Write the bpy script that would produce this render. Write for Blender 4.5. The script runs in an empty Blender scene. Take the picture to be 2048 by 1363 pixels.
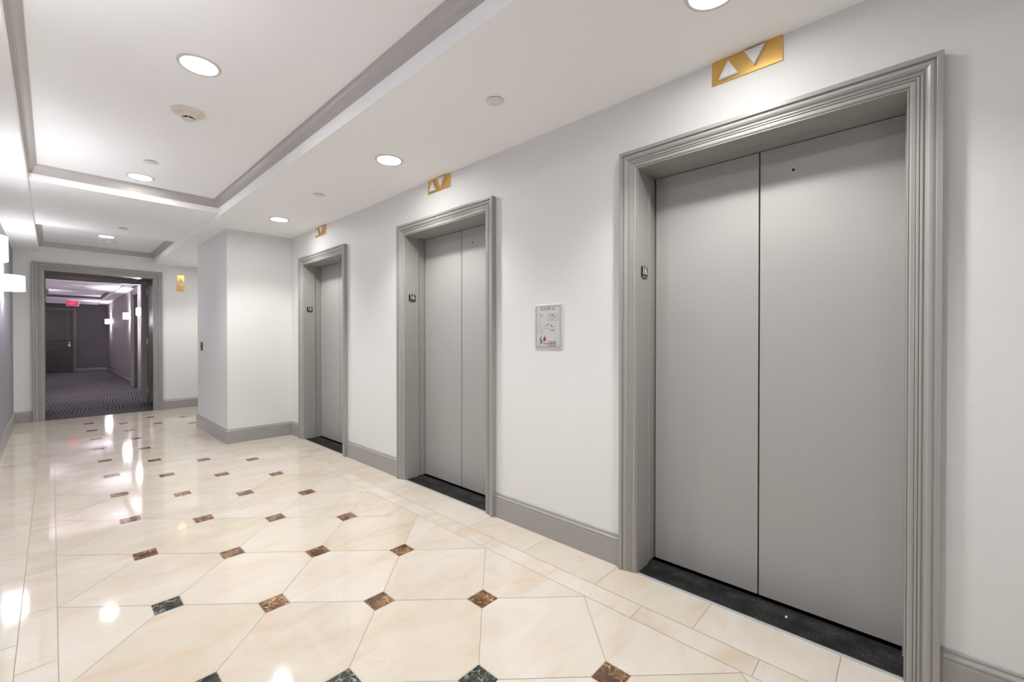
import bpy, math, random
from mathutils import Vector, Matrix

# ------------------------------------------------------------------ camera, world, exposure
# every number below is in camera heights (the lens stands 1.25 m above the floor)
U = 1.25
SC = bpy.context.scene
COL = SC.collection
YAW, PITCH, FPX = 0.8199, -0.0071, 858.4
cam_data = bpy.data.cameras.new('camera')
cam_data.sensor_width = 36.0
cam_data.lens = FPX / 2048 * 36.0
cam_data.clip_start = 0.02
cam_data.clip_end = 100
camera = bpy.data.objects.new('camera', cam_data)
camera.location = (0, 0, U)
camera.rotation_euler = (math.pi / 2 + PITCH, 0, -YAW)
COL.objects.link(camera)
SC.camera = camera

world = bpy.data.worlds.new('world')
world.use_nodes = True
world.node_tree.nodes['Background'].inputs[0].default_value = (0, 0, 0, 1)
world.node_tree.nodes['Background'].inputs[1].default_value = 0
SC.world = world

SC.view_settings.view_transform = 'Standard'
SC.view_settings.look = 'None'
SC.view_settings.gamma = 1.0
SC.view_settings.use_curve_mapping = False
SC.view_settings.exposure = 1.64
SC.cycles.max_bounces = 10
SC.cycles.diffuse_bounces = 6
SC.cycles.glossy_bounces = 4
SC.cycles.sample_clamp_indirect = 6.0
SC.cycles.blur_glossy = 0.3

SPOT_W = 22.0        # each recessed downlight
LENS_E = 26.0         # its glowing lens
SCONCE_W = 6.0       # bulb in each wall lamp
SHADE_E = 3.2
HALL_SCONCE_W = 24.0
WARM = (1.0, 0.985, 0.96)
COOL = (0.96, 0.955, 1.0)
HALLC = (0.96, 0.88, 1.0)

# ------------------------------------------------------------------ materials
def mat(name, color, rough=0.5, metal=0.0, spec=0.5, bump=None, coat=0.0, emit=None, estr=0.0):
    m = bpy.data.materials.new(name)
    m.use_nodes = True
    nt = m.node_tree
    b = nt.nodes['Principled BSDF']
    b.inputs['Base Color'].default_value = (*color, 1)
    b.inputs['Roughness'].default_value = rough
    b.inputs['Metallic'].default_value = metal
    b.inputs['Specular IOR Level'].default_value = spec
    b.inputs['Coat Weight'].default_value = coat
    if emit:
        b.inputs['Emission Color'].default_value = (*emit, 1)
        b.inputs['Emission Strength'].default_value = estr
    if bump:
        scale, strength, dist, stretch = bump
        tc = nt.nodes.new('ShaderNodeTexCoord')
        mp = nt.nodes.new('ShaderNodeMapping')
        mp.inputs['Scale'].default_value = stretch
        n = nt.nodes.new('ShaderNodeTexNoise')
        n.inputs['Scale'].default_value = scale
        n.inputs['Detail'].default_value = 5
        bp = nt.nodes.new('ShaderNodeBump')
        bp.inputs['Strength'].default_value = strength
        bp.inputs['Distance'].default_value = dist
        nt.links.new(tc.outputs['Object'], mp.inputs[0])
        nt.links.new(mp.outputs[0], n.inputs['Vector'])
        nt.links.new(n.outputs[0], bp.inputs['Height'])
        nt.links.new(bp.outputs[0], b.inputs['Normal'])
    return m

def N(nt, kind, **kw):
    n = nt.nodes.new(kind)
    for k, v in kw.items():
        if k in n.inputs:
            n.inputs[k].default_value = v
        else:
            setattr(n, k, v)
    return n

def ramp(nt, stops):
    r = nt.nodes.new('ShaderNodeValToRGB')
    e = r.color_ramp.elements
    while len(e) < len(stops):
        e.new(0.5)
    for i, (p, c) in enumerate(stops):
        e[i].position = p
        e[i].color = (*c, 1)
    return r

M = {}
M['wall'] = mat('light_grey_wall_paint', (0.70, 0.705, 0.69), 0.55, bump=(90, 0.25, 0.002, (1, 1, 1)))
M['ceiling'] = mat('white_ceiling_paint', (0.89, 0.90, 0.90), 0.8, bump=(60, 0.15, 0.002, (1, 1, 1)))
M['trim'] = mat('grey_gloss_trim_paint', (0.325, 0.316, 0.30), 0.30)
M['door'] = mat('grey_elevator_door_paint', (0.36, 0.355, 0.34), 0.36, bump=(260, 0.35, 0.0008, (1, 1, 0.7)))
M['crown'] = mat('grey_crown_paint', (0.46, 0.44, 0.42), 0.28)
M['brass'] = mat('brushed_brass', (0.72, 0.46, 0.15), 0.28, metal=1.0, bump=(300, 0.2, 0.0005, (1, 0.08, 1)))
M['brass_edge'] = mat('tarnished_brass', (0.30, 0.18, 0.06), 0.4, metal=1.0)
M['arrow'] = mat('frosted_white_acrylic', (0.68, 0.68, 0.68), 0.35)
M['steel'] = mat('brushed_steel', (0.74, 0.73, 0.71), 0.42, metal=0.7, bump=(300, 0.2, 0.0004, (1, 1, 0.05)))
M['strip'] = mat('aluminium_strip', (0.62, 0.66, 0.70), 0.35, metal=0.6)
M['chrome'] = mat('chrome', (0.8, 0.8, 0.8), 0.15, metal=1.0)
M['black'] = mat('black_plastic', (0.012, 0.012, 0.012), 0.4)
M['ink'] = mat('black_ink', (0.03, 0.03, 0.035), 0.6)
M['grey_ink'] = mat('grey_ink', (0.25, 0.25, 0.26), 0.6)
M['red_ink'] = mat('red_ink', (0.40, 0.02, 0.03), 0.6)
M['white'] = mat('white_lettering', (0.75, 0.75, 0.73), 0.4)
M['plate_brown'] = mat('dark_bronze_plate', (0.05, 0.045, 0.04), 0.4)
M['ring'] = mat('downlight_ring', (0.62, 0.61, 0.60), 0.4)
M['cap'] = mat('sprinkler_cap', (0.72, 0.71, 0.70), 0.5)
M['capgap'] = mat('cap_gap_shade_dark_cap', (0.06, 0.06, 0.06), 0.9)  # painted shade for the gap above covers; one dark cover shares it
M['detector'] = mat('cream_plastic', (0.74, 0.68, 0.60), 0.4)
M['lens'] = mat('glowing_lens', (0.9, 0.9, 0.9), 0.5, emit=WARM, estr=LENS_E)
M['shade'] = mat('glowing_fabric_shade', (0.9, 0.9, 0.9), 0.8, emit=(0.97, 0.955, 1.0), estr=SHADE_E * 1.6)
M['hall_shade'] = mat('glowing_hall_shade', (0.9, 0.9, 0.9), 0.8, emit=(0.97, 0.90, 1.0), estr=SHADE_E * 4.5)
M['mount'] = mat('sconce_mount', (0.30, 0.24, 0.26), 0.4, metal=0.5)
M['fire_door'] = mat('dark_grey_door_paint', (0.13, 0.13, 0.135), 0.25)
M['dark_trim'] = mat('dark_hall_trim_paint', (0.17, 0.155, 0.15), 0.35)
M['hall_door'] = mat('dark_brown_door_paint', (0.058, 0.052, 0.050), 0.30)
M['hall_ceiling'] = mat('hall_ceiling_paint', (0.84, 0.83, 0.86), 0.8)
M['exit_box'] = mat('exit_sign_housing', (0.45, 0.45, 0.47), 0.5)
M['exit_red'] = mat('exit_red_glow', (0.4, 0.0, 0.02), 0.4, emit=(1.0, 0.0, 0.05), estr=0.13)
M['exit_letter'] = mat('exit_letter_glow', (0.9, 0.1, 0.15), 0.4, emit=(1.0, 0.05, 0.13), estr=0.65)
M['crumb'] = mat('white_crumb', (0.75, 0.75, 0.72), 0.8)

def wallpaper(name, a, b):
    m = mat(name, a, 0.6)
    nt = m.node_tree
    tc = N(nt, 'ShaderNodeTexCoord')
    mp = N(nt, 'ShaderNodeMapping'); mp.inputs['Scale'].default_value = (3, 3, 160)
    n = N(nt, 'ShaderNodeTexNoise', Scale=1.5, Detail=6.0)
    r = ramp(nt, [(0.35, a), (0.65, b)])
    nt.links.new(tc.outputs['Object'], mp.inputs[0]); nt.links.new(mp.outputs[0], n.inputs['Vector'])
    nt.links.new(n.outputs[0], r.inputs[0]); nt.links.new(r.outputs[0], nt.nodes['Principled BSDF'].inputs['Base Color'])
    bp = N(nt, 'ShaderNodeBump', Strength=0.3, Distance=0.001)
    nt.links.new(n.outputs[0], bp.inputs['Height']); nt.links.new(bp.outputs[0], nt.nodes['Principled BSDF'].inputs['Normal'])
    return m
M['paper'] = wallpaper('lavender_grasscloth_paper', (0.25, 0.245, 0.29), (0.33, 0.325, 0.37))
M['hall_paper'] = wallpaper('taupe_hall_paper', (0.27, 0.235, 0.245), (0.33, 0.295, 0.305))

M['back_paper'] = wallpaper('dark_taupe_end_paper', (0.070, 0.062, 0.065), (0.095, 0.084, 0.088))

def stone(name):
    m = mat(name, (0.8, 0.7, 0.6), 0.06, spec=0.5)
    nt = m.node_tree; L = nt.links.new; b = nt.nodes['Principled BSDF']
    tc = N(nt, 'ShaderNodeTexCoord'); at = N(nt, 'ShaderNodeAttribute', attribute_name='tile')
    off = N(nt, 'ShaderNodeVectorMath', operation='SCALE'); off.inputs['Scale'].default_value = 23.0
    L(at.outputs['Color'], off.inputs[0])
    add = N(nt, 'ShaderNodeVectorMath', operation='ADD'); L(tc.outputs['Object'], add.inputs[0]); L(off.outputs[0], add.inputs[1])
    mp = N(nt, 'ShaderNodeMapping'); mp.inputs['Rotation'].default_value = (0, 0, 0.55); mp.inputs['Scale'].default_value = (1.0, 2.3, 1)
    L(add.outputs[0], mp.inputs[0])
    n1 = N(nt, 'ShaderNodeTexNoise', Scale=1.7, Detail=9.0, Roughness=0.62, Distortion=0.6); L(mp.outputs[0], n1.inputs['Vector'])
    r1 = ramp(nt, [(0.30, (0.52, 0.445, 0.355)), (0.48, (0.57, 0.52, 0.455)), (0.68, (0.60, 0.57, 0.525))]); L(n1.outputs[0], r1.inputs[0])
    n2 = N(nt, 'ShaderNodeTexNoise', Scale=2.6, Detail=10.0, Roughness=0.7, Distortion=1.2); L(mp.outputs[0], n2.inputs['Vector'])
    r2 = ramp(nt, [(0.56, (0, 0, 0)), (0.76, (1, 1, 1))]); L(n2.outputs[0], r2.inputs[0])
    k = N(nt, 'ShaderNodeMath', operation='MULTIPLY'); k.inputs[1].default_value = 0.8; L(r2.outputs[0], k.inputs[0])
    mx = N(nt, 'ShaderNodeMix', data_type='RGBA'); L(k.outputs[0], mx.inputs['Factor']); L(r1.outputs[0], mx.inputs['A']); mx.inputs['B'].default_value = (0.56, 0.41, 0.275, 1)
    sp = N(nt, 'ShaderNodeSeparateColor'); L(at.outputs['Color'], sp.inputs[0])
    r3 = ramp(nt, [(0.0, (0.97, 0.94, 0.88)), (0.4, (1.0, 0.985, 0.965)), (1.0, (1.0, 0.995, 0.99))]); L(sp.outputs[0], r3.inputs[0])
    ml = N(nt, 'ShaderNodeMix', data_type='RGBA', blend_type='MULTIPLY'); ml.inputs['Factor'].default_value = 1.0
    L(mx.outputs['Result'], ml.inputs['A']); L(r3.outputs[0], ml.inputs['B']); L(ml.outputs['Result'], b.inputs['Base Color'])
    nb = N(nt, 'ShaderNodeTexNoise', Scale=2.2, Detail=2.0); L(tc.outputs['Object'], nb.inputs['Vector'])
    bp = N(nt, 'ShaderNodeBump', Strength=0.12, Distance=0.004); L(nb.outputs[0], bp.inputs['Height']); L(bp.outputs[0], b.inputs['Normal'])
    return m
M['stone'] = stone('polished_cream_marble')
M['grout'] = mat('grout', (0.34, 0.29, 0.25), 0.8)

def veined(name, base, base2, vein, gold):
    m = mat(name, base, 0.07)
    nt = m.node_tree; L = nt.links.new; b = nt.nodes['Principled BSDF']
    tc = N(nt, 'ShaderNodeTexCoord'); at = N(nt, 'ShaderNodeAttribute', attribute_name='tile')
    off = N(nt, 'ShaderNodeVectorMath', operation='SCALE'); off.inputs['Scale'].default_value = 23.0
    L(at.outputs['Color'], off.inputs[0])
    add = N(nt, 'ShaderNodeVectorMath', operation='ADD'); L(tc.outputs['Object'], add.inputs[0]); L(off.outputs[0], add.inputs[1])
    nd = N(nt, 'ShaderNodeTexNoise', Scale=14.0, Detail=4.0); L(add.outputs[0], nd.inputs['Vector'])
    sc = N(nt, 'ShaderNodeVectorMath', operation='SCALE'); sc.inputs['Scale'].default_value = 0.10; L(nd.outputs['Color'], sc.inputs[0])
    ad2 = N(nt, 'ShaderNodeVectorMath', operation='ADD'); L(add.outputs[0], ad2.inputs[0]); L(sc.outputs[0], ad2.inputs[1])
    vo = N(nt, 'ShaderNodeTexVoronoi', feature='DISTANCE_TO_EDGE', Scale=34.0); L(ad2.outputs[0], vo.inputs['Vector'])
    r = ramp(nt, [(0.01, (1, 1, 1)), (0.07, (0, 0, 0))]); L(vo.outputs[0], r.inputs[0])
    n2 = N(nt, 'ShaderNodeTexNoise', Scale=16.0, Detail=5.0); L(add.outputs[0], n2.inputs['Vector'])
    r2 = ramp(nt, [(0.38, base), (0.58, base2), (0.75, gold)]); L(n2.outputs[0], r2.inputs[0])
    n3 = N(nt, 'ShaderNodeTexNoise', Scale=26.0, Detail=3.0); L(add.outputs[0], n3.inputs['Vector'])
    r4 = ramp(nt, [(0.42, (0.05, 0.05, 0.05)), (0.66, (0.85, 0.85, 0.85))]); L(n3.outputs[0], r4.inputs[0])
    k = N(nt, 'ShaderNodeMath', operation='MULTIPLY'); L(r.outputs[0], k.inputs[0]); L(r4.outputs[0], k.inputs[1])
    mx = N(nt, 'ShaderNodeMix', data_type='RGBA'); L(k.outputs[0], mx.inputs['Factor']); L(r2.outputs[0], mx.inputs['A']); mx.inputs['B'].default_value = (*vein, 1)
    L(mx.outputs['Result'], b.inputs['Base Color'])
    return m
M['brown_marble'] = veined('brown_veined_marble', (0.065, 0.030, 0.015), (0.16, 0.080, 0.040), (0.75, 0.50, 0.28), (0.40, 0.21, 0.07))
M['grey_marble'] = veined('dark_grey_veined_marble', (0.018, 0.020, 0.018), (0.045, 0.048, 0.042), (0.50, 0.52, 0.48), (0.09, 0.095, 0.085))

def carpet():
    m = mat('herringbone_carpet', (0.1, 0.1, 0.1), 0.95, spec=0.1)
    nt = m.node_tree; L = nt.links.new; b = nt.nodes['Principled BSDF']
    def mth(op, a, bb=None):
        n = N(nt, 'ShaderNodeMath', operation=op)
        for i, v in enumerate((a, bb)):
            if v is None: continue
            if isinstance(v, (int, float)): n.inputs[i].default_value = v
            else: L(v, n.inputs[i])
        return n.outputs[0]
    tc = N(nt, 'ShaderNodeTexCoord'); sp = N(nt, 'ShaderNodeSeparateXYZ'); L(tc.outputs['Object'], sp.inputs[0])
    pp = mth('PINGPONG', sp.outputs[0], 0.22)
    pq = mth('PINGPONG', sp.outputs[1], 0.60)
    d1 = mth('ADD', mth('MULTIPLY', pp, 2.6), mth('MULTIPLY', sp.outputs[1], 0.7))
    d2 = mth('ADD', d1, mth('MULTIPLY', pq, 0.5))
    s = mth('SINE', mth('MULTIPLY', d2, 6.2832 / 0.12))
    n = N(nt, 'ShaderNodeTexNoise', Scale=90.0, Detail=3.0); L(tc.outputs['Object'], n.inputs['Vector'])
    t = mth('ADD', mth('MULTIPLY', s, 0.28), n.outputs[0])
    r = ramp(nt, [(0.20, (0.022, 0.020, 0.022)), (0.5, (0.062, 0.057, 0.061)), (0.85, (0.17, 0.155, 0.163))]); L(t, r.inputs[0])
    L(r.outputs[0], b.inputs['Base Color'])
    bp = N(nt, 'ShaderNodeBump', Strength=0.6, Distance=0.004); L(t, bp.inputs['Height']); L(bp.outputs[0], b.inputs['Normal'])
    return m
M['carpet'] = carpet()

def sill_mat():
    m = mat('black_ribbed_metal', (0.02, 0.02, 0.02), 0.6, spec=0.25)
    nt = m.node_tree; L = nt.links.new; b = nt.nodes['Principled BSDF']
    tc = N(nt, 'ShaderNodeTexCoord')
    n = N(nt, 'ShaderNodeTexNoise', Scale=160.0, Detail=3.0); L(tc.outputs['Object'], n.inputs['Vector'])
    n2 = N(nt, 'ShaderNodeTexNoise', Scale=9.0, Detail=3.0); L(tc.outputs['Object'], n2.inputs['Vector'])
    r = ramp(nt, [(0.60, (0.018, 0.018, 0.018)), (0.74, (0.15, 0.145, 0.14))]); L(n.outputs[0], r.inputs[0])
    r2 = ramp(nt, [(0.38, (0, 0, 0)), (0.70, (1, 1, 1))]); L(n2.outputs[0], r2.inputs[0])
    mx = N(nt, 'ShaderNodeMix', data_type='RGBA'); L(r2.outputs[0], mx.inputs['Factor']); mx.inputs['A'].default_value = (0.014, 0.014, 0.014, 1); L(r.outputs[0], mx.inputs['B'])
    wv = N(nt, 'ShaderNodeTexWave', bands_direction='X'); wv.inputs['Scale'].default_value = 27.0; L(tc.outputs['Object'], wv.inputs['Vector'])
    rw = ramp(nt, [(0.84, (0, 0, 0)), (0.96, (1, 1, 1))]); L(wv.outputs['Fac'], rw.inputs[0])
    kk = N(nt, 'ShaderNodeMath', operation='MULTIPLY'); L(rw.outputs[0], kk.inputs[0]); L(n.outputs[0], kk.inputs[1])
    k2 = N(nt, 'ShaderNodeMath', operation='MULTIPLY'); L(kk.outputs[0], k2.inputs[0]); L(r2.outputs[0], k2.inputs[1])
    m2 = N(nt, 'ShaderNodeMix', data_type='RGBA'); L(k2.outputs[0], m2.inputs['Factor']); L(mx.outputs['Result'], m2.inputs['A']); m2.inputs['B'].default_value = (0.13, 0.127, 0.12, 1)
    L(m2.outputs['Result'], b.inputs['Base Color'])
    return m
M['sill'] = sill_mat()

# ------------------------------------------------------------------ mesh helpers
class MB:
    """collects polygons (camera-height units) for ONE mesh object"""
    def __init__(s): s.v = []; s.f = []; s.mi = []
    def poly(s, pts, mi=0):
        i = len(s.v); s.v += [tuple(p) for p in pts]; s.f.append(tuple(range(i, i + len(pts)))); s.mi.append(mi)
    def box(s, x0, x1, y0, y1, z0, z1, mi=0):
        i = len(s.v)
        s.v += [(x, y, z) for z in (z0, z1) for x, y in ((x0, y0), (x1, y0), (x1, y1), (x0, y1))]
        for q in ((0, 3, 2, 1), (4, 5, 6, 7), (0, 1, 5, 4), (1, 2, 6, 5), (2, 3, 7, 6), (3, 0, 4, 7)):
            s.f.append(tuple(i + k for k in q)); s.mi.append(mi)
    def loft(s, rings, closed_ring=False, closed_path=False, caps=False, mi=0):
        i = len(s.v); n = len(rings[0])
        for r in rings: s.v += [tuple(p) for p in r]
        m = len(rings)
        for a in range(m if closed_path else m - 1):
            b = (a + 1) % m
            for k in range(n if closed_ring else n - 1):
                l = (k + 1) % n
                s.f.append((i + a * n + k, i + a * n + l, i + b * n + l, i + b * n + k)); s.mi.append(mi)
        if caps:
            s.f.append(tuple(i + k for k in range(n))[::-1]); s.mi.append(mi)
            s.f.append(tuple(i + (m - 1) * n + k for k in range(n))); s.mi.append(mi)
    def lathe(s, cx, cy, prof, n=48, mi=0, axis='z'):
        rings = []
        for r, h in prof:
            ring = []
            for k in range(n):
                a = 2 * math.pi * k / n
                if axis == 'z': ring.append((cx + r * math.cos(a), cy + r * math.sin(a), h))
                else: ring.append((h, cx + r * math.cos(a), cy + r * math.sin(a)))
            rings.append(ring)
        s.loft(rings, closed_ring=True, mi=mi)
    def build(s, name, material, parent=None, origin=None, smooth=None, bevel=None):
        import bmesh
        me = bpy.data.meshes.new(name)
        o0 = Vector(origin) if origin is not None else (Vector((0, 0, 0)))
        if parent is not None and origin is None:
            o0 = WORLD_ORG.get(parent.name, Vector((0, 0, 0)))
        me.from_pydata([tuple((Vector(p) - o0) * U) for p in s.v], [], s.f)
        mats = material if isinstance(material, (list, tuple)) else [material]
        for mm in mats: me.materials.append(mm)
        for p, k in zip(me.polygons, s.mi): p.material_index = k
        bm = bmesh.new(); bm.from_mesh(me)
        bmesh.ops.remove_doubles(bm, verts=bm.verts, dist=1e-6)
        bmesh.ops.recalc_face_normals(bm, faces=bm.faces)
        bm.to_mesh(me); bm.free()
        if smooth is not None:
            for p in me.polygons: p.use_smooth = True
            me.set_sharp_from_angle(angle=math.radians(smooth))
        ob = bpy.data.objects.new(name, me); COL.objects.link(ob)
        WORLD_ORG[ob.name] = o0
        if parent is not None:
            ob.parent = parent
            ob.location = (o0 - WORLD_ORG[parent.name]) * U
        else:
            ob.location = o0 * U
        if bevel:
            bv = ob.modifiers.new('bevel', 'BEVEL'); bv.width = bevel * U; bv.segments = 2; bv.limit_method = 'ANGLE'
        return ob
WORLD_ORG = {}

def tag(o, label=None, cat=None, group=None, kind=None):
    if label: o['label'] = label
    if cat: o['category'] = cat
    if group: o['group'] = group
    if kind: o['kind'] = kind
    return o

def empty(name, loc, label, cat, group=None, kind=None):
    o = bpy.data.objects.new(name, None); o.empty_display_size = 0.1
    o.location = Vector(loc) * U; COL.objects.link(o); WORLD_ORG[o.name] = Vector(loc)
    return tag(o, label, cat, group, kind)

def struct(mb, name, m, label, cat, origin=(0, 0, 0), **kw):
    return tag(mb.build(name, m, origin=origin, **kw), label, cat, kind='structure')

# ------------------------------------------------------------------ room shell
XW, XL = 1.70, -0.31
ZS, ZB, ZT = 2.03, 2.053, 2.158            # soffit, cross beam and tray heights
SXL, SXR = -0.105, 0.967                   # soffit edges
YN, YF = -2.4, 7.65
ELEV = [(0.015, 0.852), (1.785, 2.607), (3.56, 4.39)]
ZO = 1.715

mb = MB()
edges = [YN] + [v for a, b in ELEV for v in (a - 0.03, b + 0.03)] + [YF]
for i in range(0, len(edges), 2):
    mb.box(XW, 2.0, edges[i], edges[i + 1], 0, 2.3)
for a, b in ELEV:
    mb.box(XW, 2.0, a - 0.03, b + 0.03, ZO + 0.03, 2.3)
struct(mb, 'wall_right', M['wall'], 'light grey painted wall holding the three elevator openings', 'wall')

mb = MB(); mb.box(XL - 0.15, XL, YN, YF, 0, 2.3)
struct(mb, 'wall_left', M['paper'], 'lavender grey papered wall carrying the lit wall lamps', 'wall')
mb = MB(); mb.box(1.125, XW, 4.72, 5.92, 0, ZS)
struct(mb, 'wall_column', M['wall'], 'light grey boxed-out wall beside the elevator farthest down the lobby', 'wall')
mb = MB(); mb.box(XL - 0.15, 2.0, YN - 0.15, YN, 0, 2.3)
struct(mb, 'wall_near', M['wall'], 'light grey wall closing the lobby behind the viewer', 'wall')

# far wall with the passage through it
DX0, DX1, DZ = -0.072, 0.962, 1.822        # casing opening
PX0, PX1, PZ, PY0, PY1 = -0.11, 1.03, 1.88, 7.70, 8.72
mb = MB()
mb.box(XL - 0.3, DX0, YF, PY0, 0, 2.3); mb.box(DX1, 2.0, YF, PY0, 0, 2.3); mb.box(DX0, DX1, YF, PY0, DZ, 2.3)
mb.box(XL - 0.3, PX0, PY0, PY1, 0, 2.3); mb.box(PX1, 2.0, PY0, PY1, 0, 2.3); mb.box(PX0, PX1, PY0, PY1, PZ, 2.3)
struct(mb, 'wall_far', M['wall'], 'light grey end wall around the opening to the carpeted corridor', 'wall')

# ceiling of the lobby: low side soffits, cross beams and two raised trays
TR1, TR2 = (-1.9, 4.302), (5.93, 7.65)
mb = MB()
mb.box(SXR, XW + 0.1, YN, YF, ZS, 2.3)
mb.box(XL - 0.05, SXL, YN, YF, ZS, 2.3)
mb.box(SXL, SXR, YN, TR1[0], ZB, 2.3)
mb.box(SXL, SXR, TR1[1], TR2[0], ZB, 2.3)
mb.box(SXL, SXR, TR1[0], TR1[1], ZT, 2.3)
mb.box(SXL, SXR, TR2[0], TR2[1], ZT, 2.3)
struct(mb, 'ceiling', M['ceiling'], 'white lobby ceiling with lowered sides and raised tray panels', 'ceiling')

CROWN = [(0, 0), (0.005, 0), (0.0055, 0.006), (0.009, 0.0075), (0.0095, 0.012), (0.0125, 0.013), (0.0145, 0.0165), (0.0145, 0.019),
         (0.018, 0.021), (0.0205, 0.026), (0.024, 0.034), (0.029, 0.042), (0.035, 0.0475), (0.038, 0.049), (0.038, 0.052), (0.041, 0.054), (0.041, 0.0605)]
def crown(name, x0, x1, y0, y1, m, label):
    mb = MB(); rings = []
    for cx, cy, sx, sy in ((x0, y0, 1, 1), (x1, y0, -1, 1), (x1, y1, -1, -1), (x0, y1, 1, -1)):
        rings.append([(cx + sx * u, cy + sy * u, 2.098 + h) for u, h in CROWN])
    mb.loft(rings, closed_path=True)
    return struct(mb, name, m, label, 'crown moulding', smooth=25)
crown('trim_1', SXL, SXR, TR1[0], TR1[1], M['crown'], 'grey crown moulding around the long ceiling tray by the elevators')
crown('trim_2', SXL, SXR, TR2[0], TR2[1], M['crown'], 'grey crown moulding around the short ceiling tray before the corridor opening')

# baseboards (profile swept along a plan path; the room lies on the left of the path)
BASE = [(0, 0), (0.013, 0), (0.013, 0.104), (0.0115, 0.107), (0.0115, 0.110), (0.0135, 0.113), (0.0125, 0.118), (0.008, 0.123), (0.0065, 0.127), (0.008, 0.130), (0.006, 0.134), (0, 0.135)]
def baseboard(name, path, m, label, prof=BASE, k=1.0):
    mb = MB(); rings = []; n = len(path)
    P = [Vector(p) for p in path]
    for i in range(n):
        d0 = (P[i] - P[i - 1]).normalized() if i > 0 else None
        d1 = (P[i + 1] - P[i]).normalized() if i < n - 1 else None
        if d0 is None: d0 = d1
        if d1 is None: d1 = d0
        n0, n1 = Vector((-d0.y, d0.x)), Vector((-d1.y, d1.x))
        b = (n0 + n1).normalized(); s = 1 / max(0.3, b.dot(n0))
        rings.append([(P[i].x + b.x * s * w, P[i].y + b.y * s * w, h * k) for w, h in prof])
    mb.loft(rings, caps=True)
    return struct(mb, name, m, label, 'baseboard', smooth=25)
CW = 0.075
baseboard('baseboard_right', [(XW, YN), (XW, ELEV[0][0] - CW)], M['trim'], 'grey baseboard running toward the viewer from the elevator with the widest view')
baseboard('baseboard_right', [(XW, ELEV[0][1] + CW), (XW, ELEV[1][0] - CW)], M['trim'], 'grey baseboard under the floor plan sign')
baseboard('baseboard_right', [(XW, ELEV[1][1] + CW), (XW, ELEV[2][0] - CW)], M['trim'], 'short grey baseboard between the middle and the farthest elevator')
baseboard('baseboard_column', [(XW, ELEV[2][1] + CW), (XW, 4.72), (1.125, 4.72), (1.125, 5.92), (XW, 5.92), (XW, YF), (DX1 + 0.09, YF)], M['trim'], 'grey baseboard wrapping the boxed-out wall corner')
baseboard('baseboard_left', [(DX0 - 0.09, YF), (XL, YF), (XL, YN)], M['trim'], 'grey baseboard below the lavender papered wall')

# ------------------------------------------------------------------ marble floor: tiles cut from the lattice
P_, X0_, Y0_ = 0.2776, 0.2895, 2.035
GAP = 0.0013
def clip(poly, a, b, c):                    # keep a*x+b*y<=c
    out = []
    for i in range(len(poly)):
        p, q = poly[i], poly[(i + 1) % len(poly)]
        fp, fq = a * p[0] + b * p[1] - c, a * q[0] + b * q[1] - c
        if fp <= 0: out.append(p)
        if (fp < 0 < fq) or (fq < 0 < fp):
            t = fp / (fp - fq); out.append((p[0] + t * (q[0] - p[0]), p[1] + t * (q[1] - p[1])))
    return out
def cliprect(poly, x0, x1, y0, y1):
    for a, b, c in ((-1, 0, -x0), (1, 0, x1), (0, -1, -y0), (0, 1, y1)):
        if len(poly) < 3: return []
        poly = clip(poly, a, b, c)
    return poly if len(poly) >= 3 else []
rnd = random.Random(4)
FV, FF, FM, FC = [], [], [], []
def tile(poly, mi, col, z=0.0):
    if len(poly) < 3: return
    i = len(FV); FV.extend([(x * U, y * U, z) for x, y in poly]); FF.append(tuple(range(i, i + len(poly)))); FM.append(mi)
    FC.extend([col] * len(poly))
FX0, FX1, FXP = 0.008, 1.405, 0.849          # field edges (FXP beside the boxed-out wall)
YA, YB, YC = 4.533, 6.17, 7.31
g = GAP
REG = [(FX0 + g, FX1 - g, YN, YA), (FX0 + g, FXP - g, YA, YB), (FX0 + g, XW - 0.3, YB, YC - g)]
HS = 0.0425                                  # half side of the dark inset
for i in range(-22, 24):
    for j in range(-22, 24):
        if (i + j) % 2 == 0:                 # an inset square
            cx, cy = X0_ + P_ * i, Y0_ + P_ * j
            col = (rnd.random(), rnd.random(), rnd.random(), 1)
            h = HS - g
            if cy < YN or cy > YC or cx < -0.2: continue
            onedge = i < 0 or (i > 3 and cy < YB) or (cx > FXP - 0.03 and YA - 0.03 < cy < YB)
            if onedge: continue
            if cy > YC - 0.02: continue
            r_ = (j + i) // 2
            grey = (r_ == -1 and i <= 2) or (r_ == 0 and i == 0) or r_ == -3
            tile([(cx - h, cy - h), (cx + h, cy - h), (cx + h, cy + h), (cx - h, cy + h)], 2 if grey else 1, col)
        else:                                # an eight-sided field tile centred between four insets
            cx, cy = X0_ + P_ * i, Y0_ + P_ * j
            def has(ix, jy):
                x, y = X0_ + P_ * ix, Y0_ + P_ * jy
                return not (ix < 0 or (ix > 3 and y < YB) or (x > FXP - 0.03 and YA - 0.03 < y < YB) or y > YC - 0.02)
            R = P_ - g * 1.4142
            poly = []
            for dx, dy in ((1, 0), (0, 1), (-1, 0), (0, -1)):
                if has(i + dx, j + dy):
                    c_ = P_ - HS - g; w = R - c_
                    poly += [(cx + dx * c_ + dy * w, cy + dy * c_ - dx * w), (cx + dx * c_ - dy * w, cy + dy * c_ + dx * w)]
                else:
                    poly.append((cx + dx * R, cy + dy * R))
            col = (rnd.random(), rnd.random(), rnd.random(), 1)
            for rg in REG: tile(cliprect(poly, *rg), 0, col)
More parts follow.
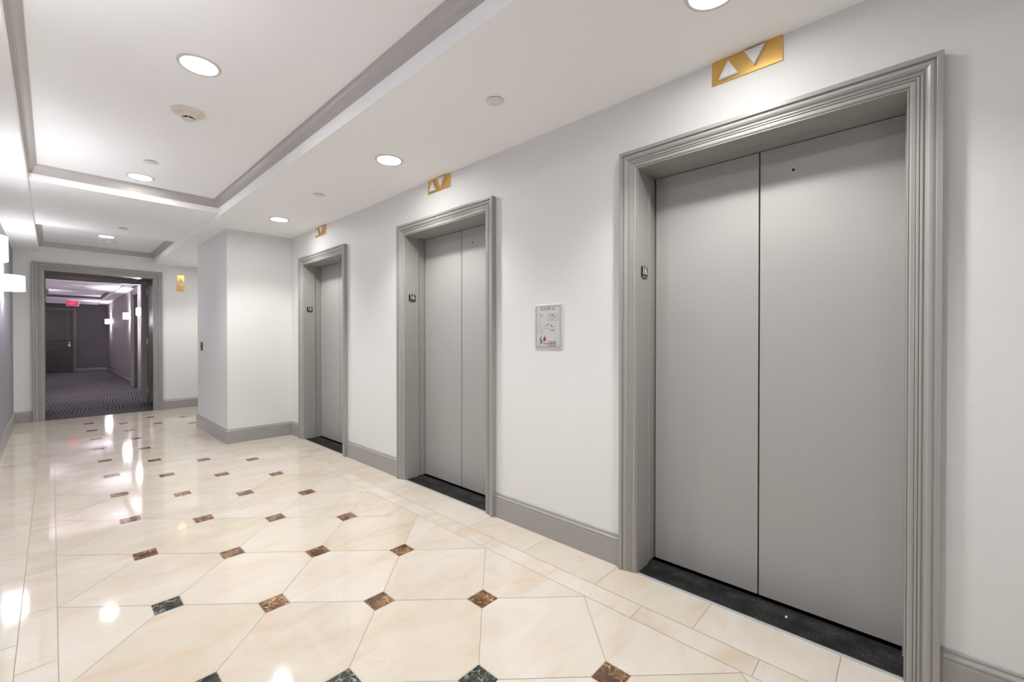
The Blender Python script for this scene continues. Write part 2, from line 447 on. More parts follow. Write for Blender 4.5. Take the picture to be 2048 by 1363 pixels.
def strip(x0, x1, y0, y1, start, along='y', step=0.39):
    lo, hi = (y0, y1) if along == 'y' else (x0, x1)
    k = start - step * math.ceil((start - lo) / step)
    while k < hi:
        a, b = max(lo, k) , min(hi, k + step)
        if b - a > 0.01:
            col = (rnd.random() ** 0.7 * 0.9, rnd.random(), rnd.random(), 1)
            if along == 'y': tile([(x0 + g, a + g), (x1 - g, a + g), (x1 - g, b - g), (x0 + g, b - g)], 0, col)
            else: tile([(a + g, y0 + g), (b - g, y0 + g), (b - g, y1 - g), (a + g, y1 - g)], 0, col)
        k += step
SX = 1.497
strip(FX1, SX, YN, YA, 0.733); strip(SX, XW - 0.003, YN, 4.70, 0.549)
strip(FXP, FX1 + 0.092, YA, YA + 0.092, 0.94, 'x'); strip(0.941, SX, YA + 0.092, 4.72, 1.1, 'x')
strip(FXP, 0.941, YA + 0.092, YB, 4.9); strip(0.941, 1.125, 4.72, YB - 0.0, 5.05)
strip(-0.083, FX0, YN, YC, 2.33); strip(XL, -0.083, YN, YF, 2.52)
strip(-0.083, XW - 0.3, YC, YC + 0.092, 0.2, 'x'); strip(-0.083, XW, YC + 0.092, YF, 0.0, 'x')
strip(1.125, XW, 5.92, YB, 1.3, 'x'); strip(XW - 0.3, XW, YB, YC + 0.092, 6.4)
base_quad = [(XL, YN), (XW, YN), (XW, YF), (XL, YF)]
tile(base_quad, 3, (0, 0, 0, 1), -0.0007)
me = bpy.data.meshes.new('floor'); me.from_pydata(FV, [], FF)
for mm in (M['stone'], M['brown_marble'], M['grey_marble'], M['grout']): me.materials.append(mm)
for p, k in zip(me.polygons, FM): p.material_index = k
ca = me.color_attributes.new('tile', 'FLOAT_COLOR', 'CORNER')
ca.data.foreach_set('color', [c for col in FC for c in col])
floor = bpy.data.objects.new('floor', me); COL.objects.link(floor)
tag(floor, 'polished cream marble floor with small dark marble inset squares', 'floor', kind='structure')

# ------------------------------------------------------------------ elevator entrances
CASE = [(0.001, -0.002), (0.001, 0.010), (0.0015, 0.0115), (0.004, 0.0115), (0.0055, 0.0095), (0.0065, 0.013), (0.010, 0.0155), (0.015, 0.0165), (0.019, 0.0155),
        (0.0195, 0.0125), (0.0205, 0.016), (0.023, 0.0185), (0.0265, 0.018), (0.0275, 0.0145), (0.0285, 0.018), (0.031, 0.0205), (0.0345, 0.020),
        (0.0360, 0.0165), (0.0385, 0.0175), (0.042, 0.0225), (0.048, 0.0260), (0.054, 0.0268), (0.058, 0.0255), (0.0605, 0.0245), (0.0610, 0.0310), (0.0625, 0.0320),
        (0.0740, 0.0320), (0.075, 0.031), (0.075, 0.0)]
def casing_rings(s0, s1, H, f, kw=1.0, kd=1.0):
    """f(s, z, d) -> point; s along the wall, d away from it"""
    return [[f(s0 - w * kw, 0, d * kd) for w, d in CASE], [f(s0 - w * kw, H + w * kw, d * kd) for w, d in CASE],
            [f(s1 + w * kw, H + w * kw, d * kd) for w, d in CASE], [f(s1 + w * kw, 0, d * kd) for w, d in CASE]]

XD = 1.862
def elevator(a, b, label):
    t = empty('elevator_entrance', (XW, (a + b) / 2, 0), label, 'elevator', 'elevator entrances along the lobby wall')
    mb = MB(); mb.loft(casing_rings(a, b, ZO, lambda s, z, d: (XW - d, s, z)))
    mb.build('door_casing', M['trim'], t, smooth=22)
    mb = MB()
    for s, w in ((b, 1), (a, -1)):
        mb.box(XW - 0.009, 1.80, *sorted((s, s + w * 0.028)), 0, ZO + 0.028)
        mb.box(1.80, XD + 0.05, *sorted((s + w * 0.004, s + w * 0.028)), 0.004, ZO + 0.028)
        mb.box(1.797, 1.803, *sorted((s - w * 0.004, s + w * 0.006)), 0.012, ZO)
    mb.box(XW - 0.009, XD + 0.05, a, b, ZO, ZO + 0.028)
    mb.box(1.797, 1.803, a - 0.004, b + 0.004, ZO - 0.004, ZO + 0.002)
    mb.build('door_jamb', M['trim'], t)
    mid = (a + b) / 2; top = ZO - 0.0025
    far = MB(); far.box(XD, XD + 0.03, mid + 0.0024, b - 0.003, 0.007, top)
    near = MB(); near.box(XD, XD + 0.03, a + 0.003, mid - 0.0024, 0.007, top)
    far.build('door_panel', M['door'], t, bevel=0.001)
    pn = near.build('door_panel', M['door'], t, bevel=0.001)
    ky, kz = mid - 0.11, 1.617
    k = MB(); k.lathe(ky, kz, [(0.0001, XD - 0.0025), (0.0052, XD - 0.0025), (0.0060, XD - 0.0015), (0.0062, XD - 0.0015), (0.0085, XD - 0.0025), (0.0095, XD - 0.0012), (0.0100, XD)], 28, axis='x')
    kk = k.build('keyhole_ring', [M['steel']], pn, smooth=30)
    h = MB(); h.lathe(ky, kz, [(0.0001, XD - 0.0032), (0.0058, XD - 0.0032), (0.0060, XD - 0.002)], 24, axis='x')
    h.build('keyhole', M['black'], pn)
    # ribbed sill
    s = MB(); pts = []
    x = XW + 0.001; n = 15; w = (1.846 - x) / n
    ring = []
    for q in range(n):
        ring += [(x, 0.0022), (x + w * 0.55, 0.0022), (x + w * 0.6, 0.0002), (x + w * 0.95, 0.0002)]; x += w
    ring += [(1.846, 0.0022), (1.846, -0.02), (XW + 0.001, -0.02)]
    s.loft([[(p, a - 0.003, h_) for p, h_ in ring], [(p, b + 0.003, h_) for p, h_ in ring]], closed_ring=True, caps=True)
    si = s.build('door_sill', M['sill'], t)
    st = MB(); st.box(XW - 0.012, XW + 0.001, a + 0.001, b - 0.001, 0.0, 0.0024)
    st.build('threshold_strip', M['strip'], si, bevel=0.0005)
    bt = MB(); bt.box(1.846, 1.97, a - 0.003, b + 0.003, -0.03, -0.012)
    bt.build('door_track', M['black'], si)
    return t
elevator(*ELEV[0], 'grey double-panel elevator entrance seen largest, past the floor plan sign toward the viewer')
elevator(*ELEV[1], 'grey double-panel elevator entrance in the middle of the three')
elevator(*ELEV[2], 'grey double-panel elevator entrance beside the boxed-out wall corner, smallest of the three')

# ------------------------------------------------------------------ lettering helper
def text(name, body, size, fn, m, parent, align='CENTER', sx=1.0, thick=0.0, off=0.0):
    """fn(u, v, d) -> point in scene units from flat text coordinates"""
    cu = bpy.data.curves.new('t', 'FONT'); cu.body = body; cu.size = size; cu.align_x = align; cu.align_y = 'CENTER'
    cu.extrude = 0; cu.offset = off; cu.resolution_u = 4
    ob = bpy.data.objects.new('t', cu); COL.objects.link(ob)
    bpy.context.view_layer.update()
    ev = ob.evaluated_get(bpy.context.evaluated_depsgraph_get())
    src = bpy.data.meshes.new_from_object(ev)
    mb = MB()
    mb.v = [fn(v.co.x * sx, v.co.y, thick) for v in src.vertices]
    mb.f = [tuple(p.vertices) for p in src.polygons]; mb.mi = [0] * len(mb.f)
    n = len(mb.v)
    if thick:
        ed = {}
        for p in src.polygons:
            vs = list(p.vertices)
            for a_, b_ in zip(vs, vs[1:] + vs[:1]): ed[tuple(sorted((a_, b_)))] = ed.get(tuple(sorted((a_, b_))), 0) + 1
        mb.v += [fn(v.co.x * sx, v.co.y, 0) for v in src.vertices]
        for (a_, b_), c_ in ed.items():
            if c_ == 1: mb.f.append((a_, b_, b_ + n, a_ + n)); mb.mi.append(0)
    bpy.data.objects.remove(ob); bpy.data.curves.remove(cu); bpy.data.meshes.remove(src)
    return mb.build(name, m, parent)

# ------------------------------------------------------------------ floor number plates on the jambs (they face the viewer, -y)
for (a, b), lab in zip(ELEV, ('black plate numbered 16 on the jamb of the elevator seen largest', 'black plate numbered 16 on the jamb of the middle elevator', 'black plate numbered 16 on the jamb of the elevator by the boxed-out wall')):
    xc, zc, yj = 1.750, 1.284, b
    t = empty('number_plate', (xc, yj, zc), lab, 'number plate', 'number 16 plates on the elevator jambs')
    mb = MB(); hw, hh = 0.027, 0.026
    ring = []
    for q in range(24):
        an = 2 * math.pi * q / 24; c, s = math.cos(an), math.sin(an)
        ring.append((xc + math.copysign(abs(c) ** 0.35, c) * hw, zc + math.copysign(abs(s) ** 0.35, s) * hh))
    mb.loft([[(x, yj, z) for x, z in ring], [(x, yj - 0.0035, z) for x, z in ring]], closed_ring=True, caps=True)
    mb.build('plate', M['black'], t)
    text('numeral', '16', 0.050, lambda u, v, d: (xc + u, yj - 0.0035 - d, zc + 0.005 + v), M['white'], t, sx=0.80, thick=0.0012)
    br = MB()
    for q in range(9): br.box(xc - 0.020 + q * 0.0046, xc - 0.0182 + q * 0.0046, yj - 0.0046, yj - 0.0034, zc - 0.0215, zc - 0.0197)
    br.build('braille_dots', M['white'], t)

# ------------------------------------------------------------------ brass direction lanterns
def tri_prism(name, cx, cz, hw, hh, up, fn, parent, d0, d1):
    mb = MB(); s = 1 if up else -1
    def T(k): return [(cx - hw * k, cz - s * hh * k * 0.98), (cx + hw * k, cz - s * hh * k * 0.98), (cx, cz + s * hh * k)]
    mb.loft([[fn(u, v, d0) for u, v in T(1.0)], [fn(u, v, d1 * 0.8) for u, v in T(0.98)], [fn(u, v, d1) for u, v in T(0.86)]], closed_ring=True, caps=True)
    mb.build(name, M['arrow'], parent)
def lantern(yc, label, wall='right', xc=0):
    if wall == 'right':
        zc = 1.986; W, H = 0.115, 0.0435
        t = empty('direction_lantern', (XW, yc, zc), label, 'elevator lantern', 'brass elevator lanterns above the entrances')
        fn = lambda u, v, d: (XW - d, yc - u, zc + v)
        pl = MB(); pl.box(XW - 0.0045, XW, yc - W, yc + W, zc - H, zc + H)
        pl.build('lantern_plate', M['brass'], t, bevel=0.001)
        tri_prism('up_arrow', -0.055, -0.002, 0.034, 0.0315, True, fn, t, 0.0040, 0.017)
        tri_prism('down_arrow', 0.030, 0.004, 0.034, 0.0315, False, fn, t, 0.0040, 0.017)
    else:
        zc = 1.779; W, H = 0.043, 0.115
        t = empty('direction_lantern', (xc, YF, zc), label, 'elevator lantern', 'brass elevator lanterns')
        fn = lambda u, v, d: (xc + u, YF - d, zc + v)
        pl = MB(); pl.box(xc - W, xc + W, YF - 0.006, YF, zc - H, zc + H)
        pl.build('lantern_plate', M['brass'], t, bevel=0.001)
        tri_prism('up_arrow', 0.002, 0.036, 0.030, 0.027, True, fn, t, 0.0055, 0.019)
        tri_prism('down_arrow', 0.002, -0.036, 0.030, 0.027, False, fn, t, 0.0055, 0.019)
lantern(0.441, 'wide brass lantern with two white triangles above the elevator seen largest')
lantern(2.225, 'wide brass lantern with two white triangles above the middle elevator')
lantern(4.003, 'wide brass lantern with two white triangles above the elevator by the boxed-out wall')
lantern(0, 'upright brass lantern with stacked white triangles beside the corridor opening', 'far', 1.256)

# ------------------------------------------------------------------ engraved floor plan sign
SY, SZ, SW, SH = 1.334, 1.0565, 0.086, 0.1115
t = empty('floor_plan_sign', (XW, SY, SZ), 'brushed steel floor plan sign reading FLOOR 16 between two elevators', 'sign')
pl = MB(); pl.box(XW - 0.005, XW, SY - SW, SY + SW, SZ - SH, SZ + SH)
pl.build('sign_plate', M['steel'], t, bevel=0.001)
def sf(u, v, d=0.0):       # u, v in 0..1 from the top-left corner as the reader sees it
    return (XW - 0.0052 - d, SY + SW - u * 2 * SW, SZ + SH - v * 2 * SH)
def rects(name, lst, m, d=0.0002):
    mb = MB()
    for u0, v0, u1, v1 in lst: mb.poly([sf(u0, v0, d), sf(u1, v0, d), sf(u1, v1, d), sf(u0, v1, d)])
    return mb.build(name, m, t)
w = 0.008
rects('border_line', [(0.04, 0.045, 0.94, 0.045 + w * .9), (0.04, 0.955, 0.94, 0.955 + w), (0.04, 0.045, 0.04 + w * 1.3, 0.963), (0.94 - w * 1.3, 0.045, 0.94, 0.963)], M['ink'])
L_ = []
def hl(u0, u1, v, w_=0.006): L_.append((u0, v, u1, v + w_))
def vl(u, v0, v1, w_=0.008): L_.append((u, v0, u + w_, v1))
vl(0.12, 0.20, 0.64, 0.006); vl(0.20, 0.27, 0.52); hl(0.20, 0.29, 0.515); vl(0.20, 0.55, 0.60); hl(0.20, 0.56, 0.548)
vl(0.555, 0.53, 0.61); hl(0.45, 0.58, 0.435, 0.009); vl(0.575, 0.435, 0.49); hl(0.58, 0.75, 0.50, 0.008); vl(0.745, 0.50, 0.63); vl(0.69, 0.57, 0.64)
for k in range(4): hl(0.33 + 0.055 * k, 0.35 + 0.055 * k, 0.475 + 0.0 * k, 0.012); hl(0.33 + 0.055 * k, 0.35 + 0.055 * k, 0.505, 0.010)
hl(0.40, 0.42, 0.525, 0.01)
for k in range(3): hl(0.60, 0.69, 0.562 + 0.014 * k, 0.010)
for k in range(3): hl(0.44, 0.50, 0.44 + 0.016 * k, 0.009)
hl(0.22, 0.30, 0.60, 0.008); vl(0.235, 0.59, 0.64); vl(0.275, 0.59, 0.64); hl(0.22, 0.30, 0.632, 0.008); hl(0.17, 0.19, 0.645, 0.012)
hl(0.16, 0.20, 0.205, 0.012); vl(0.60, 0.46, 0.50, 0.05)
rects('plan_drawing', L_, M['grey_ink'])
L_ = []
hl(0.49, 0.85, 0.22); hl(0.49, 0.85, 0.36); vl(0.49, 0.22, 0.366); vl(0.842, 0.22, 0.366); hl(0.49, 0.85, 0.258); L_.append((0.62, 0.225, 0.69, 0.258))
for k, e in enumerate((0.80, 0.77, 0.73)):
    v = 0.278 + 0.026 * k; L_.append((0.545, v, 0.575, v + 0.012)); L_.append((0.605, v + 0.002, e, v + 0.010))
rects('legend_box', L_, M['grey_ink'], 0.0003)
mb = MB()
for (u0, v0, u1, v1, ww) in ((0.20, 0.22, 0.30, 0.27, 0.012), (0.30, 0.22, 0.20, 0.27, 0.012)):
    mb.poly([sf(u0 - ww, v0, .0002), sf(u0 + ww, v0, .0002), sf(u1 + ww, v1, .0002), sf(u1 - ww, v1, .0002)])
mb.build('plan_drawing', M['grey_ink'], t)
text('lettering', 'FLOOR 16', 0.020, lambda u, v, d: sf(0.475 + u / (2 * SW), 0.105 - v / (2 * SH), 0.0003), M['ink'], t, sx=0.98)
for i, s_ in enumerate(('In case of fire', 'do not use elevators.', 'Use fire exits.')):
    text('lettering', s_, 0.0092, lambda u, v, d, i=i: sf(0.80 + u / (2 * SW), 0.838 + 0.042 * i - v / (2 * SH), 0.0003), M['ink'], t, align='RIGHT', sx=1.02, off=0.0002)
mb = MB()
def pp(pts, d=0.0003): mb.poly([sf(u, v, d) for u, v in pts])
pp([(0.21, 0.73), (0.235, 0.72), (0.245, 0.735), (0.235, 0.75), (0.215, 0.75)])
pp([(0.20, 0.755), (0.235, 0.755), (0.245, 0.80), (0.27, 0.835), (0.25, 0.84), (0.22, 0.815), (0.205, 0.85), (0.185, 0.85), (0.20, 0.80)])
pp([(0.17, 0.89), (0.20, 0.89), (0.20, 0.87), (0.235, 0.87), (0.235, 0.85), (0.265, 0.85), (0.265, 0.83), (0.30, 0.815), (0.30, 0.83), (0.285, 0.84), (0.285, 0.865), (0.25, 0.865), (0.25, 0.885), (0.215, 0.885), (0.215, 0.90), (0.17, 0.90)])
mb.build('stairs_pictogram', M['ink'], t)
mb = MB()
pp([(0.36, 0.695), (0.395, 0.745), (0.405, 0.78), (0.425, 0.76), (0.42, 0.80), (0.385, 0.825), (0.35, 0.83), (0.32, 0.805), (0.32, 0.77), (0.34, 0.745), (0.36, 0.73)])
mb.build('flame_pictogram', M['red_ink'], t)
mb = MB()
pp([(0.365, 0.70), (0.385, 0.745), (0.37, 0.79), (0.36, 0.77), (0.355, 0.735)], 0.0005)
mb.build('flame_pictogram', M['ink'], t)

# dark wall plate on the side of the boxed-out wall
t = empty('wall_plate', (1.125, 5.715, 0.909), 'small dark wall plate with two screws on the boxed-out wall', 'wall plate')
mb = MB(); mb.box(1.119, 1.125, 5.680, 5.752, 0.862, 0.957); mb.build('plate', M['plate_brown'], t, bevel=0.001)
for z_ in (0.873, 0.946):
    s = MB(); s.lathe(5.716, z_, [(0.0001, 1.1175), (0.0045, 1.1175), (0.0055, 1.119)], 12, axis='x'); s.build('screw', M['steel'], t)
s = MB(); s.box(1.115, 1.119, 5.708, 5.724, 0.900, 0.918); s.build('toggle', M['plate_brown'], t)

# crumb of litter on the sill
mb = MB(); r2 = random.Random(2); ring = [(1.785 + 0.0045 * math.cos(q) * r2.uniform(.6, 1.3), 0.325 + 0.0045 * math.sin(q) * r2.uniform(.6, 1.3)) for q in [k * math.pi / 4 for k in range(8)]]
mb.loft([[(x, y, 0.0022) for x, y in ring], [(x * 0.6 + 1.785 * 0.4, y * 0.6 + 0.325 * 0.4, 0.0065) for x, y in ring]], closed_ring=True, caps=True)
tag(mb.build('paper_crumb', M['crumb'], origin=(1.785, 0.325, 0.0022)), 'tiny white paper crumb lying on the black elevator sill', 'litter')

# ------------------------------------------------------------------ ceiling fittings
def downlight(x, y, z, label, power=1.0, color=WARM, lit=True):
    t = empty('downlight', (x, y, z), label, 'ceiling light', 'recessed round downlights')
    mb = MB(); mb.lathe(x, y, [(0.064, z - 0.0004), (0.0655, z - 0.004), (0.072, z - 0.0055), (0.0765, z - 0.0042), (0.0785, z)], 56)
    mb.build('trim_ring', M['ring'], t, smooth=40)
    mb = MB(); mb.lathe(x, y, [(0.0002, z - 0.0016), (0.0645, z - 0.0012)], 48)
    mb.build('lens', M['lens'] if lit else M['arrow'], t)
    if not lit: return t
    ld = bpy.data.lights.new('downlight_beam', 'SPOT'); ld.energy = SPOT_W * power; ld.color = color
    ld.spot_size = math.radians(122); ld.spot_blend = 0.55; ld.shadow_soft_size = 0.055
    lo = bpy.data.objects.new('downlight_beam', ld); COL.objects.link(lo); lo.parent = t; lo.location = (0, 0, -0.02)
    return t
downlight(0.433, 2.222, ZT, 'round downlight beside the cream smoke detector in the long tray')
downlight(0.440, 4.067, ZT, 'round downlight in the long tray next to its far crown moulding')
downlight(0.432, 0.375, ZT, 'round downlight of the long tray overhead')
downlight(0.432, -1.47, ZT, 'round downlight of the long tray behind the viewer', 0.25)
downlight(0.431, 6.741, ZT, 'round downlight in the short tray before the corridor opening', 0.4)
downlight(1.337, 2.222, ZS, 'round downlight in the low ceiling before the middle elevator')
downlight(1.353, 4.030, ZS, 'round downlight in the low ceiling by the boxed-out wall', 0.8)
downlight(1.345, 0.440, ZS, 'round downlight before the elevator seen largest, cut by the picture top')
downlight(1.345, -1.35, ZS, 'round downlight in the low ceiling behind the viewer, switched off', lit=False)
downlight(1.43, 6.85, ZS, 'round downlight in the low ceiling behind the boxed-out wall', 0.8)

def cap(x, y, z, label):
    t = empty('sprinkler_cap', (x, y, z), label, 'sprinkler cover', 'flat round sprinkler covers')
    mb = MB(); mb.lathe(x, y, [(0.030, z), (0.030, z - 0.004)], 32); mb.build('gap_shade_stem', M['capgap'], t)  # near-black stem paints the shade between cover and ceiling
    mb = MB(); mb.lathe(x, y, [(0.0002, z - 0.0065), (0.034, z - 0.0062), (0.0375, z - 0.0045), (0.0370, z - 0.0028), (0.0002, z - 0.0028)], 40)
    mb.build('cover_disc', M['cap'], t, smooth=40)
cap(1.318, 1.332, ZS, 'flat white sprinkler cover between the largest-seen and middle elevator downlights')
cap(1.318, 3.131, ZS, 'flat white sprinkler cover in the low ceiling before the boxed-out wall')
cap(0.450, 3.670, ZT, 'flat white sprinkler cover inside the long ceiling tray')
cap(0.472, 5.550, ZB, 'flat white sprinkler cover under the wide cross beam')

def detector(x, y, z, label):
    t = empty('smoke_detector', (x, y, z), label, 'smoke detector', 'ceiling smoke detectors')
    mb = MB(); mb.lathe(x, y, [(0.0715, z), (0.0715, z - 0.004), (0.066, z - 0.010), (0.050, z - 0.013)], 48); mb.build('base', M['detector'], t, smooth=35)
    mb = MB(); mb.lathe(x, y, [(0.050, z - 0.012), (0.047, z - 0.020), (0.038, z - 0.027), (0.026, z - 0.030)], 40); mb.build('housing', M['detector'], t, smooth=35)
    mb = MB(); mb.lathe(x, y, [(0.021, z - 0.029), (0.021, z - 0.037)], 32); mb.build('sensor_grille', M['black'], t)
    for k in range(6):
        mb = MB(); an = k * math.pi / 3 + 0.3; c, s = math.cos(an), math.sin(an); px_, py_ = x + c * 0.0235, y + s * 0.0235
        mb.box(px_ - 0.0018, px_ + 0.0018, py_ - 0.0018, py_ + 0.0018, z - 0.038, z - 0.028)
        mb.build('grille_rib', M['detector'], t)
    mb = MB(); mb.lathe(x, y, [(0.025, z - 0.036), (0.025, z - 0.040), (0.022, z - 0.042), (0.0002, z - 0.042)], 32); mb.build('sensor_cap', M['detector'], t, smooth=35)
detector(0.484, 2.723, ZT, 'cream smoke detector hanging in the long ceiling tray')
detector(0.467, 7.035, ZT, 'cream smoke detector in the short ceiling tray by the corridor opening')

# ------------------------------------------------------------------ wall lamps
def sconce(xw, yc, zc, side, label, m, color, watts, group, ay=0.13, ax=0.135, hh=0.068):
    """side +1: mounted on a wall facing +x, -1: facing -x"""
    t = empty('wall_sconce', (xw, yc, zc), label, 'wall lamp', group)
    mb = MB(); rings = []
    outer, inner = [], []
    for k in range(29):
        an = -math.pi / 2 + math.pi * k / 28
        c, s = math.cos(an) ** 0.7 if math.cos(an) > 0 else 0, math.sin(an)
        outer.append((xw + side * (0.006 + ax * c), yc + ay * s)); inner.append((xw + side * (0.006 + (ax - 0.003) * c), yc + (ay - 0.003) * s))
    for z_, pts in ((zc - hh, outer), (zc + hh, outer), (zc + hh, inner), (zc - hh, inner)): rings.append([(x, y, z_) for x, y in pts])
    mb.loft(rings, closed_path=True); mb.build('shade', m, t, smooth=40)
    mb = MB(); mb.box(*sorted((xw, xw + side * 0.010)), yc - 0.05, yc + 0.05, zc - 0.05, zc + 0.05)
    mb.box(*sorted((xw, xw + side * 0.09)), yc - 0.006, yc + 0.006, zc - 0.006, zc + 0.006)
    mb.build('mount', M['mount'], t)
    ld = bpy.data.lights.new('sconce_bulb', 'POINT'); ld.energy = watts; ld.color = color; ld.shadow_soft_size = 0.03
    lo = bpy.data.objects.new('sconce_bulb', ld); COL.objects.link(lo); lo.parent = t; lo.location = (side * 0.07 * U, 0, 0)
    return t
GL = 'curved white wall lamps on the lavender wall'
sconce(XL, 6.10, 1.507, 1, 'curved white wall lamp farther from the viewer on the lavender wall', M['shade'], COOL, SCONCE_W, GL)
sconce(XL, 3.80, 1.507, 1, 'curved white wall lamp cut by the picture edge', M['shade'], COOL, SCONCE_W, GL)
sconce(XL, 1.50, 1.507, 1, 'curved white wall lamp beside the viewer', M['shade'], COOL, SCONCE_W, GL)
sconce(XL, -0.80, 1.507, 1, 'curved white wall lamp behind the viewer', M['shade'], COOL, SCONCE_W * 0.3, GL)

# ------------------------------------------------------------------ opening to the corridor
t = empty('door_1', ((DX0 + DX1) / 2, YF, 0), 'wide grey cased opening with fire door folded open, leading to the corridor', 'doorway', kind='structure')
mb = MB(); mb.loft(casing_rings(DX0, DX1, DZ, lambda s, z, d: (s, YF - d, z), 1.17, 1.1)); mb.build('door_casing', M['trim'], t, smooth=22)
mb = MB(); e = 0.002
mb.box(DX0 - e, DX0 + 0.010, YF - 0.008, PY0 + 0.006, 0, DZ); mb.box(DX1 - 0.010, DX1 + e, YF - 0.008, PY0 + 0.006, 0, DZ); mb.box(DX0, DX1, YF - 0.008, PY0 + 0.006, DZ - 0.010, DZ + e)
mb.box(PX0, PX0 + 0.008, PY0 + 0.001, PY1, 0, PZ); mb.box(PX1 - 0.008, PX1, PY0 + 0.001, PY1, 0, PZ); mb.box(PX0, PX1, PY0 + 0.001, PY1, PZ - 0.008, PZ)
mb.build('door_jamb', M['trim'], t)
mb = MB(); mb.box(PX0, -0.06, 8.66, 8.76, 0, PZ); mb.box(0.942, PX1, 8.66, 8.76, 0, PZ); mb.box(-0.06, 0.942, 8.66, 8.76, 1.815, PZ)
mb.build('inner_frame', M['trim'], t, bevel=0.002)
lf = MB(); lf.box(0.998, 1.018, 7.80, 8.62, 0.012, 1.862); leaf = lf.build('door_leaf', M['fire_door'], t, bevel=0.001)
hb = MB()
for z_ in (0.2, 0.95, 1.7): hb.box(0.991, 0.998, 8.58, 8.615, z_ - 0.045, z_ + 0.045)
hb.build('hinge', M['steel'], leaf)
cap_t = empty('sprinkler_cap', (0.52, 7.95, PZ - 0.008), 'small dark sprinkler cover under the head of the corridor opening', 'sprinkler cover', 'flat round sprinkler covers')
mb = MB(); mb.lathe(0.52, 7.95, [(0.0002, PZ - 0.016), (0.032, PZ - 0.015), (0.034, PZ - 0.008)], 32); mb.build('cover_disc', M['capgap'], cap_t, smooth=40)

# ------------------------------------------------------------------ corridor beyond
HX0, HX1, HY0, HY1 = -0.42, 1.165, 8.72, 18.3
OP0, OP1 = 10.93, 11.78
mb = MB(); mb.box(HX1, HX1 + 0.35, HY0, OP0, 0, 2.3); mb.box(HX1, HX1 + 0.35, OP1, HY1, 0, 2.3); mb.box(HX1, HX1 + 0.35, OP0, OP1, 1.88, 2.3)
struct(mb, 'wall_right', M['hall_paper'], 'taupe papered corridor wall carrying three glowing wall lamps', 'wall')
mb = MB(); mb.box(HX0 - 0.1, HX0, HY0, HY1, 0, 2.3)
struct(mb, 'wall_left', M['hall_paper'], 'taupe papered corridor wall hidden behind the opening', 'wall')
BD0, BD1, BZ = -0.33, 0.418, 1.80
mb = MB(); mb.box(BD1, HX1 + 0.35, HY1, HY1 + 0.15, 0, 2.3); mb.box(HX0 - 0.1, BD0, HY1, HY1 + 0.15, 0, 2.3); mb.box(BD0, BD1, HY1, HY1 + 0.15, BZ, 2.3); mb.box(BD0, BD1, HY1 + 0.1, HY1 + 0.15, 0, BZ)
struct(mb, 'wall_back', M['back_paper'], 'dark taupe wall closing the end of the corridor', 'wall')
mb = MB(); mb.box(HX0, HX1 + 0.02, YF + 0.006, HY1, -0.02, 0.0008)
struct(mb, 'carpet_floor', M['carpet'], 'dark purple grey herringbone carpet in the corridor', 'floor')
mb = MB()
mb.box(SXR, HX1 + 0.3, HY0, HY1, ZS, 2.3); mb.box(HX0, SXL, HY0, HY1, ZS, 2.3)
TB = [(HY0, 9.3, ZB), (9.3, 11.4, ZT), (11.4, 13.6, ZB), (13.6, 16.76, ZT), (16.76, 17.77, ZB), (17.77, 18.02, ZT), (18.02, HY1, 2.012)]
for a, b, z_ in TB: mb.box(SXL, SXR, a, b, z_, 2.3)
struct(mb, 'ceiling', M['hall_ceiling'], 'lavender lit corridor ceiling with raised trays', 'ceiling')
crown('trim_3', SXL, SXR, 9.3, 11.4, M['dark_trim'], 'grey crown moulding of the corridor tray closest to the opening')
crown('trim_4', SXL, SXR, 13.6, 16.76, M['dark_trim'], 'grey crown moulding of the corridor tray before the exit sign')
mb = MB(); mb.box(SXL, SXR, 17.77, 18.02, 2.10, 2.157)  # dark panel paints the shade of the narrow recess
struct(mb, 'slot_shade', M['dark_trim'], 'dark panel standing in for shade in the ceiling slot past the exit sign', 'crown moulding')
HB = [(0, 0), (0.012, 0), (0.012, 0.070), (0.006, 0.080), (0, 0.082)]
baseboard('baseboard_hall', [(HX1, HY0), (HX1, OP0 - 0.1)], M['dark_trim'], 'dark baseboard of the corridor before the side doorway', HB)
baseboard('baseboard_hall', [(HX1, OP1 + 0.1), (HX1, HY1), (BD1 + 0.07, HY1)], M['dark_trim'], 'dark baseboard turning the end corner of the corridor', HB)

t = empty('door_2', (0.04, HY1, 0), 'dark brown two-panel door closing the end of the corridor', 'door', kind='structure')
mb = MB(); mb.loft(casing_rings(BD0, BD1, BZ, lambda s, z, d: (s, HY1 - d, z), 1.0, 0.7)); mb.build('door_casing', M['dark_trim'], t, smooth=22)
lf = MB(); yd = HY1 + 0.03
lx0, lx1 = BD0 + 0.004, BD1 - 0.004
px0, px1 = lx0 + 0.105, lx1 - 0.105
zs = [(0.012, 0.185), (0.69, 0.885), (1.69, BZ - 0.004)]
lf.box(lx0, px0, yd, yd + 0.03, 0.012, BZ - 0.004); lf.box(px1, lx1, yd, yd + 0.03, 0.012, BZ - 0.004)
for z0, z1 in zs: lf.box(px0, px1, yd, yd + 0.03, z0, z1)
leaf = lf.build('door_leaf', M['hall_door'], t)
for z0, z1 in ((0.185, 0.69), (0.885, 1.69)):
    p = MB()
    R_ = lambda i_, y_: [(px0 + i_, y_, z0 + i_), (px1 - i_, y_, z0 + i_), (px1 - i_, y_, z1 - i_), (px0 + i_, y_, z1 - i_)]
    p.loft([R_(0, yd - 0.004), R_(0.010, yd - 0.006), R_(0.018, yd + 0.010), R_(0.045, yd + 0.006), R_(0.06, yd + 0.002)], closed_ring=True, caps=True)
    p.build('door_panel', M['hall_door'], leaf)
